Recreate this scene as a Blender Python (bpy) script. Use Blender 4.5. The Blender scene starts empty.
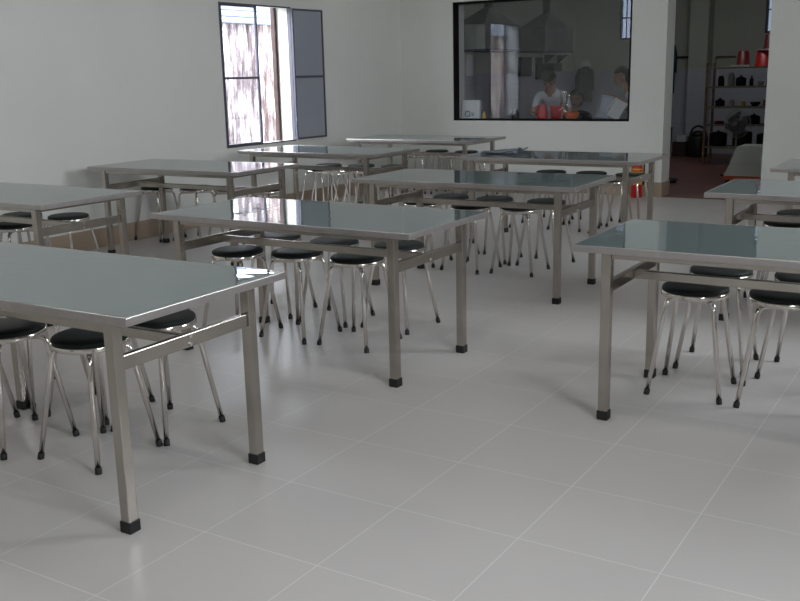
import bpy, bmesh, math, random
from mathutils import Vector, Matrix
random.seed(7)
S = bpy.context.scene
C = S.collection
PI = math.pi
U = 0.45                      # one floor tile

# ------------------------------------------------------------------ helpers
def place(bm, loc=(0, 0, 0), rot=(0, 0, 0), verts=None):
    m = Matrix.Translation(loc) @ Matrix.Rotation(rot[2], 4, 'Z') @ Matrix.Rotation(rot[1], 4, 'Y') @ Matrix.Rotation(rot[0], 4, 'X')
    bmesh.ops.transform(bm, matrix=m, verts=verts if verts is not None else bm.verts)

def add_box(bm, lo, hi, bevel=0.0, mi=0, rot=None, pivot=None):
    r = bmesh.ops.create_cube(bm, size=1.0)
    vs = r['verts']
    c = [(a + b) / 2 for a, b in zip(lo, hi)]
    s = [b - a for a, b in zip(lo, hi)]
    bmesh.ops.scale(bm, vec=s, verts=vs)
    bmesh.ops.translate(bm, vec=c, verts=vs)
    fs = set(f for v in vs for f in v.link_faces)
    if bevel:
        es = list(set(e for v in vs for e in v.link_edges))
        q = bmesh.ops.bevel(bm, geom=es, offset=bevel, segments=2, affect='EDGES', profile=0.5)
        vs = list(set(v for f in q['faces'] for v in f.verts) | set(v for v in vs if v.is_valid))
        fs = set(f for v in vs for f in v.link_faces)
    for f in fs:
        f.material_index = mi
    if rot is not None:
        p = Vector(pivot if pivot is not None else c)
        m = Matrix.Translation(p) @ Matrix.Rotation(rot[2], 4, 'Z') @ Matrix.Rotation(rot[1], 4, 'Y') @ Matrix.Rotation(rot[0], 4, 'X') @ Matrix.Translation(-p)
        bmesh.ops.transform(bm, matrix=m, verts=vs)
    return vs

def add_tube(bm, pts, r, seg=10, closed=False, caps=True, mi=0):
    pts = [Vector(p) for p in pts]
    n = len(pts)
    rad = r if isinstance(r, (list, tuple)) else [r] * n
    rings = []
    up = None
    for i in range(n):
        if closed:
            t = (pts[(i + 1) % n] - pts[i - 1]).normalized()
        else:
            t = (pts[min(i + 1, n - 1)] - pts[max(i - 1, 0)]).normalized()
        if up is None:
            up = Vector((0, 0, 1)) if abs(t.z) < 0.9 else Vector((1, 0, 0))
        a = t.cross(up).normalized()
        b = a.cross(t).normalized()
        up = b
        rings.append([bm.verts.new(pts[i] + rad[i] * (math.cos(2 * PI * k / seg) * a + math.sin(2 * PI * k / seg) * b)) for k in range(seg)])
    m = n if closed else n - 1
    for i in range(m):
        A, B = rings[i], rings[(i + 1) % n]
        for k in range(seg):
            f = bm.faces.new((A[k], A[(k + 1) % seg], B[(k + 1) % seg], B[k]))
            f.smooth = True
            f.material_index = mi
    if caps and not closed:
        bm.faces.new(list(reversed(rings[0]))).material_index = mi
        bm.faces.new(rings[-1]).material_index = mi

def add_lathe(bm, prof, seg=32, center=(0, 0), mi=0, smooth=True):
    rings = []
    for r, z in prof:
        if r < 1e-5:
            rings.append([bm.verts.new((center[0], center[1], z))])
        else:
            rings.append([bm.verts.new((center[0] + r * math.cos(2 * PI * k / seg), center[1] + r * math.sin(2 * PI * k / seg), z)) for k in range(seg)])
    for A, B in zip(rings, rings[1:]):
        for k in range(seg):
            k2 = (k + 1) % seg
            if len(A) == 1 and len(B) == 1:
                continue
            if len(A) == 1:
                f = bm.faces.new((A[0], B[k2], B[k]))
            elif len(B) == 1:
                f = bm.faces.new((A[k], A[k2], B[0]))
            else:
                f = bm.faces.new((A[k], A[k2], B[k2], B[k]))
            f.smooth = smooth
            f.material_index = mi

def add_prism(bm, poly, axis, a, b, mi=0):
    """poly: list of 2-D points, extruded along axis from a to b"""
    def P(p, t):
        return {'X': (t, p[0], p[1]), 'Y': (p[0], t, p[1]), 'Z': (p[0], p[1], t)}[axis]
    A = [bm.verts.new(P(p, a)) for p in poly]
    B = [bm.verts.new(P(p, b)) for p in poly]
    n = len(poly)
    fs = [bm.faces.new(A), bm.faces.new(list(reversed(B)))]
    for i in range(n):
        fs.append(bm.faces.new((A[i], B[i], B[(i + 1) % n], A[(i + 1) % n])))
    for f in fs:
        f.material_index = mi

def NB():
    return bmesh.new()

def obj(name, bm, mats, parent=None, loc=None, rotz=0.0, sharp=True):
    bmesh.ops.recalc_face_normals(bm, faces=bm.faces)
    me = bpy.data.meshes.new(name)
    bm.to_mesh(me)
    bm.free()
    for m in (mats if isinstance(mats, (list, tuple)) else [mats]):
        me.materials.append(m)
    o = bpy.data.objects.new(name, me)
    C.objects.link(o)
    if parent is not None:
        o.parent = parent
    if loc is not None:
        o.location = loc
        o.rotation_euler = (0, 0, rotz)
    return o

def tag(o, label, cat, group=None):
    o['label'] = label
    o['category'] = cat
    if group:
        o['group'] = group
    return o

def thing(name, label, cat, loc=(0, 0, 0), rotz=0.0, group=None):
    o = bpy.data.objects.new(name, None)
    o.empty_display_size = 0.1
    C.objects.link(o)
    o.location = loc
    o.rotation_euler = (0, 0, rotz)
    return tag(o, label, cat, group)

def struct(name, bm, m, parent=None):
    o = obj(name, bm, m, parent)
    if parent is None:
        o['kind'] = 'structure'
    return o

def copy_tree(o, parent=None):
    c = o.copy()
    C.objects.link(c)
    if parent is not None:
        c.parent = parent
    for ch in list(o.children):
        copy_tree(ch, c)
    return c

# ------------------------------------------------------------------ materials
def new_mat(name):
    m = bpy.data.materials.new(name)
    m.use_nodes = True
    nt = m.node_tree
    return m, nt, nt.nodes['Principled BSDF']

def mat(name, col, rough=0.5, metal=0.0, spec=0.5, var=0.0, scale=8.0, bump=0.0, bscale=60.0, coat=0.0, ior=None):
    m, nt, b = new_mat(name)
    b.inputs['Base Color'].default_value = (*col, 1)
    b.inputs['Roughness'].default_value = rough
    b.inputs['Metallic'].default_value = metal
    b.inputs['Specular IOR Level'].default_value = spec
    if ior:
        b.inputs['IOR'].default_value = ior
    if coat:
        b.inputs['Coat Weight'].default_value = coat
        b.inputs['Coat Roughness'].default_value = 0.05
    if var or bump:
        tc = nt.nodes.new('ShaderNodeTexCoord')
    if var:
        n = nt.nodes.new('ShaderNodeTexNoise')
        n.inputs['Scale'].default_value = scale
        n.inputs['Detail'].default_value = 4
        nt.links.new(tc.outputs['Object'], n.inputs['Vector'])
        r = nt.nodes.new('ShaderNodeValToRGB')
        r.color_ramp.elements[0].position = 0.3
        r.color_ramp.elements[1].position = 0.7
        r.color_ramp.elements[0].color = (*[c * (1 - var) for c in col], 1)
        r.color_ramp.elements[1].color = (*[min(1, c * (1 + var)) for c in col], 1)
        nt.links.new(n.outputs['Fac'], r.inputs['Fac'])
        nt.links.new(r.outputs['Color'], b.inputs['Base Color'])
    if bump:
        n2 = nt.nodes.new('ShaderNodeTexNoise')
        n2.inputs['Scale'].default_value = bscale
        nt.links.new(tc.outputs['Object'], n2.inputs['Vector'])
        bp = nt.nodes.new('ShaderNodeBump')
        bp.inputs['Strength'].default_value = bump
        bp.inputs['Distance'].default_value = 0.01
        nt.links.new(n2.outputs['Fac'], bp.inputs['Height'])
        nt.links.new(bp.outputs['Normal'], b.inputs['Normal'])
    return m

def grid_mat(name, tile, grout, size, width, rough, spec=0.5, var=0.04, axes=('X', 'Y'), noise=0.05):
    m, nt, b = new_mat(name)
    N, L = nt.nodes.new, nt.links.new
    g = N('ShaderNodeNewGeometry')
    sp = N('ShaderNodeSeparateXYZ')
    L(g.outputs['Position'], sp.inputs[0])
    def math_(op, a, bb=None):
        q = N('ShaderNodeMath')
        q.operation = op
        for i, v in enumerate((a, bb)):
            if v is None:
                continue
            if isinstance(v, (int, float)):
                q.inputs[i].default_value = v
            else:
                L(v, q.inputs[i])
        return q.outputs[0]
    d, cells = [], []
    for ax in axes:
        t = math_('DIVIDE', sp.outputs[ax], size)
        fr = math_('FRACT', t)
        e = math_('MINIMUM', fr, math_('SUBTRACT', 1.0, fr))
        d.append(e)
        cells.append(math_('FLOOR', t))
    edge = math_('MINIMUM', d[0], d[1])
    mask = math_('LESS_THAN', edge, width / size / 2)
    cb = N('ShaderNodeCombineXYZ')
    L(cells[0], cb.inputs[0]); L(cells[1], cb.inputs[1])
    wn = N('ShaderNodeTexWhiteNoise')
    wn.noise_dimensions = '2D'
    L(cb.outputs[0], wn.inputs['Vector'])
    no = N('ShaderNodeTexNoise')
    no.inputs['Scale'].default_value = 3.0
    no.inputs['Detail'].default_value = 5
    L(g.outputs['Position'], no.inputs['Vector'])
    v = math_('ADD', math_('MULTIPLY', math_('SUBTRACT', wn.outputs['Value'], 0.5), var * 2), math_('MULTIPLY', math_('SUBTRACT', no.outputs['Fac'], 0.5), noise * 2))
    v = math_('ADD', v, 1.0)
    mul = N('ShaderNodeVectorMath')
    mul.operation = 'SCALE'
    mul.inputs[0].default_value = tile
    L(v, mul.inputs['Scale'])
    mx = N('ShaderNodeMix')
    mx.data_type = 'RGBA'
    L(mask, mx.inputs['Factor'])
    L(mul.outputs[0], mx.inputs['A'])
    mx.inputs['B'].default_value = (*grout, 1)
    L(mx.outputs['Result'], b.inputs['Base Color'])
    b.inputs['Roughness'].default_value = rough
    b.inputs['Specular IOR Level'].default_value = spec
    return m

def glass_mat(name, tint, refl_ior=1.5, boost=1.0, haze=0.0, hazecol=(0.6, 0.65, 0.75)):
    m = bpy.data.materials.new(name)
    m.use_nodes = True
    nt = m.node_tree
    nt.nodes.clear()
    N, L = nt.nodes.new, nt.links.new
    out = N('ShaderNodeOutputMaterial')
    tr = N('ShaderNodeBsdfTransparent')
    tr.inputs[0].default_value = (*tint, 1)
    gl = N('ShaderNodeBsdfGlossy')
    gl.inputs['Roughness'].default_value = 0.0
    fr = N('ShaderNodeFresnel')
    ge = N('ShaderNodeNewGeometry')
    io = N('ShaderNodeMix')              # same reflection from either side of the thin pane
    io.inputs['A'].default_value = refl_ior
    io.inputs['B'].default_value = 1 / refl_ior
    L(ge.outputs['Backfacing'], io.inputs['Factor'])
    L(io.outputs['Result'], fr.inputs['IOR'])
    mu = N('ShaderNodeMath'); mu.operation = 'MULTIPLY'; mu.use_clamp = True
    mu.inputs[1].default_value = boost
    L(fr.outputs[0], mu.inputs[0])
    base = tr.outputs[0]
    if haze:
        df = N('ShaderNodeBsdfDiffuse'); df.inputs[0].default_value = (*hazecol, 1)
        tl = N('ShaderNodeBsdfTranslucent'); tl.inputs[0].default_value = (*hazecol, 1)
        a = N('ShaderNodeMixShader'); a.inputs[0].default_value = 0.5
        L(df.outputs[0], a.inputs[1]); L(tl.outputs[0], a.inputs[2])
        h = N('ShaderNodeMixShader'); h.inputs[0].default_value = haze
        L(base, h.inputs[1]); L(a.outputs[0], h.inputs[2])
        base = h.outputs[0]
    mx = N('ShaderNodeMixShader')
    L(mu.outputs[0], mx.inputs[0]); L(base, mx.inputs[1]); L(gl.outputs[0], mx.inputs[2])
    L(mx.outputs[0], out.inputs['Surface'])
    return m

def old_wall_mat():
    m, nt, b = new_mat('weathered_whitewash')
    N, L = nt.nodes.new, nt.links.new
    tc = N('ShaderNodeTexCoord')
    mp = N('ShaderNodeMapping')
    mp.inputs['Scale'].default_value = (1, 5.0, 0.9)
    L(tc.outputs['Object'], mp.inputs['Vector'])
    n = N('ShaderNodeTexNoise')
    n.inputs['Scale'].default_value = 2.2
    n.inputs['Detail'].default_value = 8
    n.inputs['Roughness'].default_value = 0.7
    L(mp.outputs[0], n.inputs['Vector'])
    r = N('ShaderNodeValToRGB')
    e = r.color_ramp.elements
    e[0].position = 0.42; e[0].color = (0.07, 0.045, 0.045, 1)
    e[1].position = 0.62; e[1].color = (0.80, 0.76, 0.74, 1)
    x = r.color_ramp.elements.new(0.52); x.color = (0.24, 0.19, 0.20, 1)
    L(n.outputs['Fac'], r.inputs['Fac'])
    L(r.outputs['Color'], b.inputs['Base Color'])
    b.inputs['Roughness'].default_value = 0.9
    return m

def table_top_mat():
    m, nt, b = new_mat('glossy_table_sheet')
    N, L = nt.nodes.new, nt.links.new
    b.inputs['Base Color'].default_value = (0.15, 0.188, 0.192, 1)
    b.inputs['Roughness'].default_value = 0.025
    b.inputs['IOR'].default_value = 2.4
    tc = N('ShaderNodeTexCoord')
    mp = N('ShaderNodeMapping'); mp.inputs['Scale'].default_value = (1.0, 2.0, 1.0)
    L(tc.outputs['Object'], mp.inputs['Vector'])
    n = N('ShaderNodeTexNoise'); n.inputs['Scale'].default_value = 7.0; n.inputs['Detail'].default_value = 1
    L(mp.outputs[0], n.inputs['Vector'])
    bp = N('ShaderNodeBump'); bp.inputs['Strength'].default_value = 0.12; bp.inputs['Distance'].default_value = 0.004
    L(n.outputs['Fac'], bp.inputs['Height'])
    L(bp.outputs['Normal'], b.inputs['Normal'])
    return m

M = {}
M['wall'] = mat('wall_paint', (0.68, 0.69, 0.66), 0.6, var=0.02, scale=1.5)
M['ceiling'] = mat('ceiling_paint', (0.72, 0.72, 0.70), 0.8)
M['floor'] = grid_mat('floor_tiles', (0.50, 0.478, 0.470), (0.65, 0.635, 0.625), U, 0.0035, 0.33, spec=0.5, var=0.015, noise=0.03)
M['skirt'] = grid_mat('skirting_tiles', (0.36, 0.28, 0.21), (0.45, 0.40, 0.34), U, 0.003, 0.35, var=0.03)
M['kfloor'] = grid_mat('kitchen_red_tiles', (0.19, 0.075, 0.065), (0.12, 0.06, 0.05), 0.3, 0.006, 0.45, var=0.08)
M['ktile'] = grid_mat('kitchen_wall_tiles', (0.52, 0.53, 0.60), (0.38, 0.39, 0.44), 0.25, 0.004, 0.25, var=0.02, axes=('Y', 'Z'))
M['ktile2'] = grid_mat('kitchen_wall_tiles_back', (0.52, 0.53, 0.60), (0.38, 0.39, 0.44), 0.25, 0.004, 0.25, var=0.02, axes=('X', 'Z'))
M['kwall'] = mat('kitchen_paint', (0.50, 0.52, 0.46), 0.7, var=0.04, scale=2)
M['top'] = table_top_mat()
M['edge'] = mat('brushed_edge', (0.47, 0.445, 0.44), 0.34, 0.9, var=0.05, scale=20)
M['steel'] = mat('satin_steel', (0.47, 0.435, 0.395), 0.26, 1.0, var=0.08, scale=6)
M['chrome'] = mat('chrome_tube', (0.74, 0.70, 0.66), 0.14, 1.0)
M['vinyl'] = mat('black_vinyl', (0.010, 0.014, 0.014), 0.55, spec=0.25, bump=0.08, bscale=90)
M['rubber'] = mat('black_rubber', (0.008, 0.008, 0.009), 0.6)
M['frame'] = mat('grey_window_steel', (0.10, 0.10, 0.13), 0.45, 0.3)
M['black'] = mat('black_frame', (0.006, 0.005, 0.006), 0.6, spec=0.12)
M['brown'] = mat('old_brown_wood', (0.045, 0.025, 0.024), 0.8, var=0.3, scale=12)
M['old'] = old_wall_mat()
M['roofing'] = mat('blue_grey_sheet', (0.16, 0.18, 0.24), 0.6, var=0.1)
M['ground'] = mat('yard_concrete', (0.35, 0.34, 0.32), 0.9, var=0.15, scale=2)
M['glass'] = glass_mat('clear_pane', (0.90, 0.92, 0.96), boost=1.0)
M['sash_glass'] = glass_mat('bluish_pane', (0.78, 0.80, 0.86), boost=1.0, haze=0.65, hazecol=(0.66, 0.68, 0.74))
M['serve_glass'] = glass_mat('dark_serving_pane', (0.96, 0.97, 0.98), boost=1.1)
M['kpane'] = glass_mat('sky_dimming_pane', (0.12, 0.128, 0.145))  # heavy tint added to dim the overbright sky behind the kitchen windows
M['hood'] = mat('greasy_hood_steel', (0.26, 0.28, 0.25), 0.42, 0.75, var=0.15, scale=4)
M['hoodrim'] = mat('hood_rim_dark', (0.04, 0.045, 0.07), 0.5, 0.4)
M['skin'] = mat('skin', (0.36, 0.19, 0.125), 0.55)
M['hair'] = mat('black_hair', (0.007, 0.007, 0.008), 0.7, spec=0.2)
M['white_shirt'] = mat('pale_shirt', (0.55, 0.60, 0.66), 0.85)
M['navy'] = mat('navy_cloth', (0.025, 0.03, 0.05), 0.9)
M['olive'] = mat('olive_cloth', (0.14, 0.16, 0.08), 0.9)
M['dkgreen'] = mat('dark_green_cloth', (0.05, 0.075, 0.05), 0.8, var=0.2, scale=8)
M['blue_cloth'] = mat('blue_cloth', (0.03, 0.06, 0.10), 0.85, var=0.2, scale=9)
M['film'] = mat('bluish_film', (0.19, 0.21, 0.27), 0.22, spec=0.6)
M['red'] = mat('red_plastic', (0.50, 0.012, 0.016), 0.35)
M['darkred'] = mat('dark_red_plastic', (0.16, 0.010, 0.016), 0.4)
M['orange'] = mat('orange_plastic', (0.55, 0.10, 0.03), 0.4)
M['yellow'] = mat('yellow_plastic', (0.65, 0.50, 0.10), 0.4)
M['yellow_label'] = mat('yellow_label', (0.75, 0.50, 0.05), 0.5)
M['whitep'] = mat('white_plastic', (0.74, 0.76, 0.78), 0.4)
M['palegrey'] = mat('pale_grey_plastic', (0.60, 0.65, 0.62), 0.5)
M['greyblue'] = mat('blue_grey_plastic', (0.42, 0.48, 0.56), 0.45)
M['blue_ink'] = mat('blue_ink', (0.03, 0.09, 0.26), 0.6)
M['rust'] = mat('rusty_shelf_paint', (0.17, 0.11, 0.07), 0.65, 0.2, var=0.3, scale=10)
M['shelfboard'] = mat('worn_shelf_board', (0.15, 0.13, 0.09), 0.6, var=0.15)
M['dark'] = mat('dark_pot_metal', (0.03, 0.03, 0.035), 0.4, 0.5)
M['darkp'] = mat('black_plastic', (0.012, 0.012, 0.014), 0.45)
M['fan_grey'] = mat('fan_blade_grey', (0.07, 0.08, 0.11), 0.4)
M['wire'] = mat('fan_wire', (0.35, 0.34, 0.32), 0.4, 0.6)
M['lampglow'], nt_, b_ = new_mat('lamp_tube')
b_.inputs['Base Color'].default_value = (0.85, 0.85, 0.85, 1)
b_.inputs['Roughness'].default_value = 0.4

# ------------------------------------------------------------------ setting
XL, XR = -4.636, 3.30          # dining room side walls (inner faces)
YB, YB2 = 9.284, 9.585         # wall to the kitchen: front and back face
YR = -4.60                     # wall behind the camera
ZC = 3.55
YK = 15.30                     # kitchen back wall
XKR = 2.4                      # kitchen right wall
WT = 0.21

bm = NB(); add_box(bm, (XL - WT, YR - WT, -0.12), (XR + WT, YB, 0)); struct('floor', bm, M['floor'])
bm = NB(); add_box(bm, (XL - WT, YB, -0.12), (XKR + WT, YK + 0.2, 0.0)); struct('floor_kitchen', bm, M['kfloor'])
bm = NB(); add_box(bm, (XL - WT, YR - WT, ZC), (XR + WT, YK + 0.2, ZC + 0.15)); struct('ceiling', bm, M['ceiling'])

# left wall with the window opening
WY0, WY1, WZ0, WZ1 = 5.87, 7.02, 0.735, 2.165
bm = NB()
add_box(bm, (XL - WT, YR - WT, 0), (XL, WY0, ZC))
add_box(bm, (XL - WT, WY1, 0), (XL, YB, ZC))
add_box(bm, (XL - WT, WY0, 0), (XL, WY1, WZ0))
add_box(bm, (XL - WT, WY0, WZ1), (XL, WY1, ZC))
struct('wall_left', bm, M['wall'])

# wall to the kitchen: serving window and doorway
SX0, SX1, SZ0, SZ1 = -3.870, -1.588, 0.848, 2.280
DX0, DX1, DZ1 = -1.190, -0.105, 2.55
bm = NB()
add_box(bm, (XL - WT, YB, 0), (SX0, YB2, ZC))
add_box(bm, (SX1, YB, 0), (DX0, YB2, ZC))
add_box(bm, (DX1, YB, 0), (XR + WT, YB2, ZC))
add_box(bm, (SX0, YB, 0), (SX1, YB2, SZ0))
add_box(bm, (SX0, YB, SZ1), (SX1, YB2, ZC))
add_box(bm, (DX0, YB, DZ1), (DX1, YB2, ZC))
struct('wall_back', bm, M['wall'])

# right wall with two windows, wall behind the camera with a wide entrance
RW = [(-0.9, 0.5), (3.4, 4.8)]
bm = NB()
ys = [YR - WT, RW[0][0], RW[0][1], RW[1][0], RW[1][1], YB]
for a, b in ((ys[0], ys[1]), (ys[2], ys[3]), (ys[4], ys[5])):
    add_box(bm, (XR, a, 0), (XR + WT, b, ZC))
for a, b in RW:
    add_box(bm, (XR, a, 0), (XR + WT, b, 1.5))
    add_box(bm, (XR, a, 2.8), (XR + WT, b, ZC))
struct('wall_right', bm, M['wall'])
EX0, EX1, EZ1 = -1.7, -0.85, 2.2
bm = NB()
add_box(bm, (XL, YR - WT, 0), (EX0, YR, ZC))
add_box(bm, (EX1, YR - WT, 0), (XR, YR, ZC))
add_box(bm, (EX0, YR - WT, EZ1), (EX1, YR, ZC))
struct('wall_front', bm, M['wall'])

# skirting tiles
SH, ST = 0.165, 0.012
bm = NB(); add_box(bm, (XL, YR, 0), (XL + ST, YB, SH), 0.002); struct('baseboard_left', bm, M['skirt'])
bm = NB()
add_box(bm, (XL + ST, YB - ST, 0), (DX0, YB, SH), 0.002)
add_box(bm, (DX0, YB - ST, 0), (DX0 + ST, YB2, SH), 0.002)
add_box(bm, (DX1, YB - ST, 0), (XR, YB, SH), 0.002)
struct('baseboard_back', bm, M['skirt'])
bm = NB(); add_box(bm, (XR - ST, YR, 0), (XR, YB - ST, SH), 0.002); struct('baseboard_right', bm, M['skirt'])

# kitchen shell
KW = [(-3.83, -3.0, 1.935, 2.95), (-1.385, -0.55, 1.955, 2.95)]
bm = NB(); add_box(bm, (XL - WT, YB2, 1.42), (XL, YK + 0.2, ZC)); add_box(bm, (XL - WT, YB2, 0), (XL, YK + 0.2, 1.42), mi=1)
struct('wall_kitchen_left', bm, [M['kwall'], M['ktile']])
bm = NB()
xs = [XL, KW[0][0], KW[0][1], KW[1][0], KW[1][1], XKR]
for a, b in ((xs[0], xs[1]), (xs[2], xs[3]), (xs[4], xs[5])):
    add_box(bm, (a, YK, 1.42), (b, YK + 0.2, ZC))
for a, b, z0, z1 in KW:
    add_box(bm, (a, YK, 1.42), (b, YK + 0.2, z0)); add_box(bm, (a, YK, z1), (b, YK + 0.2, ZC))
add_box(bm, (XL, YK, 0), (XKR, YK + 0.2, 1.42), mi=1)
add_box(bm, (-2.503, YK - 0.35, 1.42), (-2.20, YK, ZC)); add_box(bm, (-2.503, YK - 0.35, 0), (-2.20, YK, 1.42), mi=1)
struct('wall_kitchen_back', bm, [M['kwall'], M['ktile2']])
bm = NB(); add_box(bm, (XKR, YB2, 0), (XKR + WT, YK + 0.2, ZC)); struct('wall_kitchen_right', bm, M['kwall'])

# ---- window_1: steel casement in the left wall, left sash shut, right sash folded against the wall
def sash(parent, w, h, name, glass):
    """sash in local YZ, hinge at y=0, spanning y 0..w"""
    b = 0.020
    bm = NB()
    add_box(bm, (-0.012, 0, 0), (0.012, b, h), 0.002)
    add_box(bm, (-0.012, w - b, 0), (0.012, w, h), 0.002)
    add_box(bm, (-0.012, b, 0), (0.012, w - b, b), 0.002)
    add_box(bm, (-0.012, b, h - b), (0.012, w - b, h), 0.002)
    add_box(bm, (-0.010, b, h * 0.485 - 0.012), (0.010, w - b, h * 0.485 + 0.012), 0.002)
    for z in (0.2, h - 0.2):
        add_tube(bm, [(0.012, 0.004, z - 0.04), (0.012, 0.004, z + 0.04)], 0.010, 8)
    s = obj(name, bm, M['frame'], parent)
    bm = NB()
    add_box(bm, (-0.002, b, b), (0.002, w - b, h * 0.485 - 0.012))
    add_box(bm, (-0.002, b, h * 0.485 + 0.012), (0.002, w - b, h - b))
    obj('pane', bm, glass, s)
    return s
bm = NB()
f = 0.014
add_box(bm, (XL - 0.04, WY0, WZ0), (XL + 0.004, WY0 + f, WZ1))
add_box(bm, (XL - 0.04, WY1 - f, WZ0), (XL + 0.004, WY1, WZ1))
add_box(bm, (XL - 0.04, WY0 + f, WZ0), (XL + 0.004, WY1 - f, WZ0 + f))
add_box(bm, (XL - 0.04, WY0 + f, WZ1 - f), (XL + 0.004, WY1 - f, WZ1))
win = struct('window_1', bm, M['frame'])
sh = WZ1 - WZ0 - 2 * f
s1 = sash(win, 0.56, sh, 'sash', M['glass']); s1.location = (XL - 0.005, WY0 + f, WZ0 + f)
s2 = sash(win, 0.525, sh, 'sash', M['sash_glass']); s2.location = (XL + 0.022, WY1 - 0.016, WZ0 + f); s2.rotation_euler = (0, 0, math.radians(-3))
bm = NB()
add_box(bm, (XL - WT - 0.03, WY1 - 0.050, WZ0), (XL - WT + 0.02, WY1 - 0.036, WZ1))
add_box(bm, (XL - WT - 0.03, WY1 - 0.014, WZ0), (XL - WT + 0.01, WY1 - 0.0, WZ1))
obj('outer_jamb', bm, M['brown'], win)

# ---- window_2: fixed serving window with a black frame
bm = NB()
fw = 0.024
y0, y1 = YB + 0.01, YB + 0.12
add_box(bm, (SX0, y0, SZ0), (SX0 + fw, y1, SZ1)); add_box(bm, (SX1 - fw, y0, SZ0), (SX1, y1, SZ1))
add_box(bm, (SX0 + fw, y0, SZ0), (SX1 - fw, y1, SZ0 + fw * 0.9)); add_box(bm, (SX0 + fw, y0, SZ1 - fw), (SX1 - fw, y1, SZ1))
w2 = struct('window_2', bm, M['black'])
bm = NB(); add_box(bm, (SX0 + fw, YB + 0.128, SZ0 + 0.005), (SX1 - fw, YB + 0.134, SZ1 - 0.005)); obj('pane', bm, M['serve_glass'], w2)

# ---- kitchen windows with bars
for i, (a, b, z0, z1) in enumerate(KW):
    bm = NB(); g = 0.035; y = YK + 0.03
    add_box(bm, (a, y, z0), (a + g, y + 0.05, z1)); add_box(bm, (b - g, y, z0), (b, y + 0.05, z1))
    add_box(bm, (a + g, y, z0), (b - g, y + 0.05, z0 + g)); add_box(bm, (a + g, y, z1 - g), (b - g, y + 0.05, z1))
    add_box(bm, (a + g, y, z0 + 0.36), (b - g, y + 0.05, z0 + 0.38))
    n = 7
    for k in range(1, n):
        x = a + (b - a) * k / n
        add_box(bm, (x - 0.007, y + 0.01, z0 + g), (x + 0.007, y + 0.03, z1 - g))
    w = struct('window_%d' % (3 + i), bm, M['frame'])
    bm = NB(); add_box(bm, (a + g, y + 0.034, z0 + g), (b - g, y + 0.038, z0 + 0.36)); add_box(bm, (a + g, y + 0.034, z0 + 0.38), (b - g, y + 0.038, z1 - g))
    obj('pane', bm, M['kpane'], w)

# ---- windows of the right wall and the entrance behind the camera
for i, (a, b) in enumerate(RW):
    bm = NB(); x = XR + 0.08
    for yy in (a, (a + b) / 2 - 0.02, b - 0.04):
        add_box(bm, (x, yy, 1.5), (x + 0.04, yy + 0.04, 2.8))
    for zz in (1.5, 2.13, 2.76):
        add_box(bm, (x + 0.002, a + 0.04, zz), (x + 0.038, b - 0.04, zz + 0.04))
    struct('window_%d' % (5 + i), bm, M['frame'])
bm = NB()
for x in (EX0, EX1 - 0.06):
    add_box(bm, (x, YR - 0.16, 0), (x + 0.06, YR - 0.08, EZ1))
add_box(bm, (EX0 + 0.06, YR - 0.16, EZ1 - 0.06), (EX1 - 0.06, YR - 0.08, EZ1))
d1 = struct('door_1', bm, M['frame'])
for x0, x1 in ((EX0 + 0.06, (EX0 + EX1) / 2 - 0.002), ((EX0 + EX1) / 2 + 0.002, EX1 - 0.06)):
    bm = NB(); add_box(bm, (x0, YR - 0.14, 0.01), (x1, YR - 0.10, EZ1 - 0.065), 0.003); obj('door_leaf', bm, M['frame'], d1)

# ---- yard and the old building beyond the left window
bm = NB(); add_box(bm, (-40, -40, -0.4), (40, 50, -0.14)); struct('ground', bm, M['ground'])
bm = NB(); add_box(bm, (-7.1, -3.0, -0.14), (-6.6, 14.0, 2.12)); struct('wall_outside', bm, M['old'])
bm = NB()
for k in range(6):
    add_box(bm, (-6.62 - 0.02 * k, -3.2, 2.12 + 0.085 * k), (-6.50 - 0.06 * k + 0.0, 14.2, 2.195 + 0.085 * k), 0.01)
add_box(bm, (-7.1, -3.2, 2.12), (-6.75, 14.2, 2.62))
struct('roof_outside', bm, M['roofing'])

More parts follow.
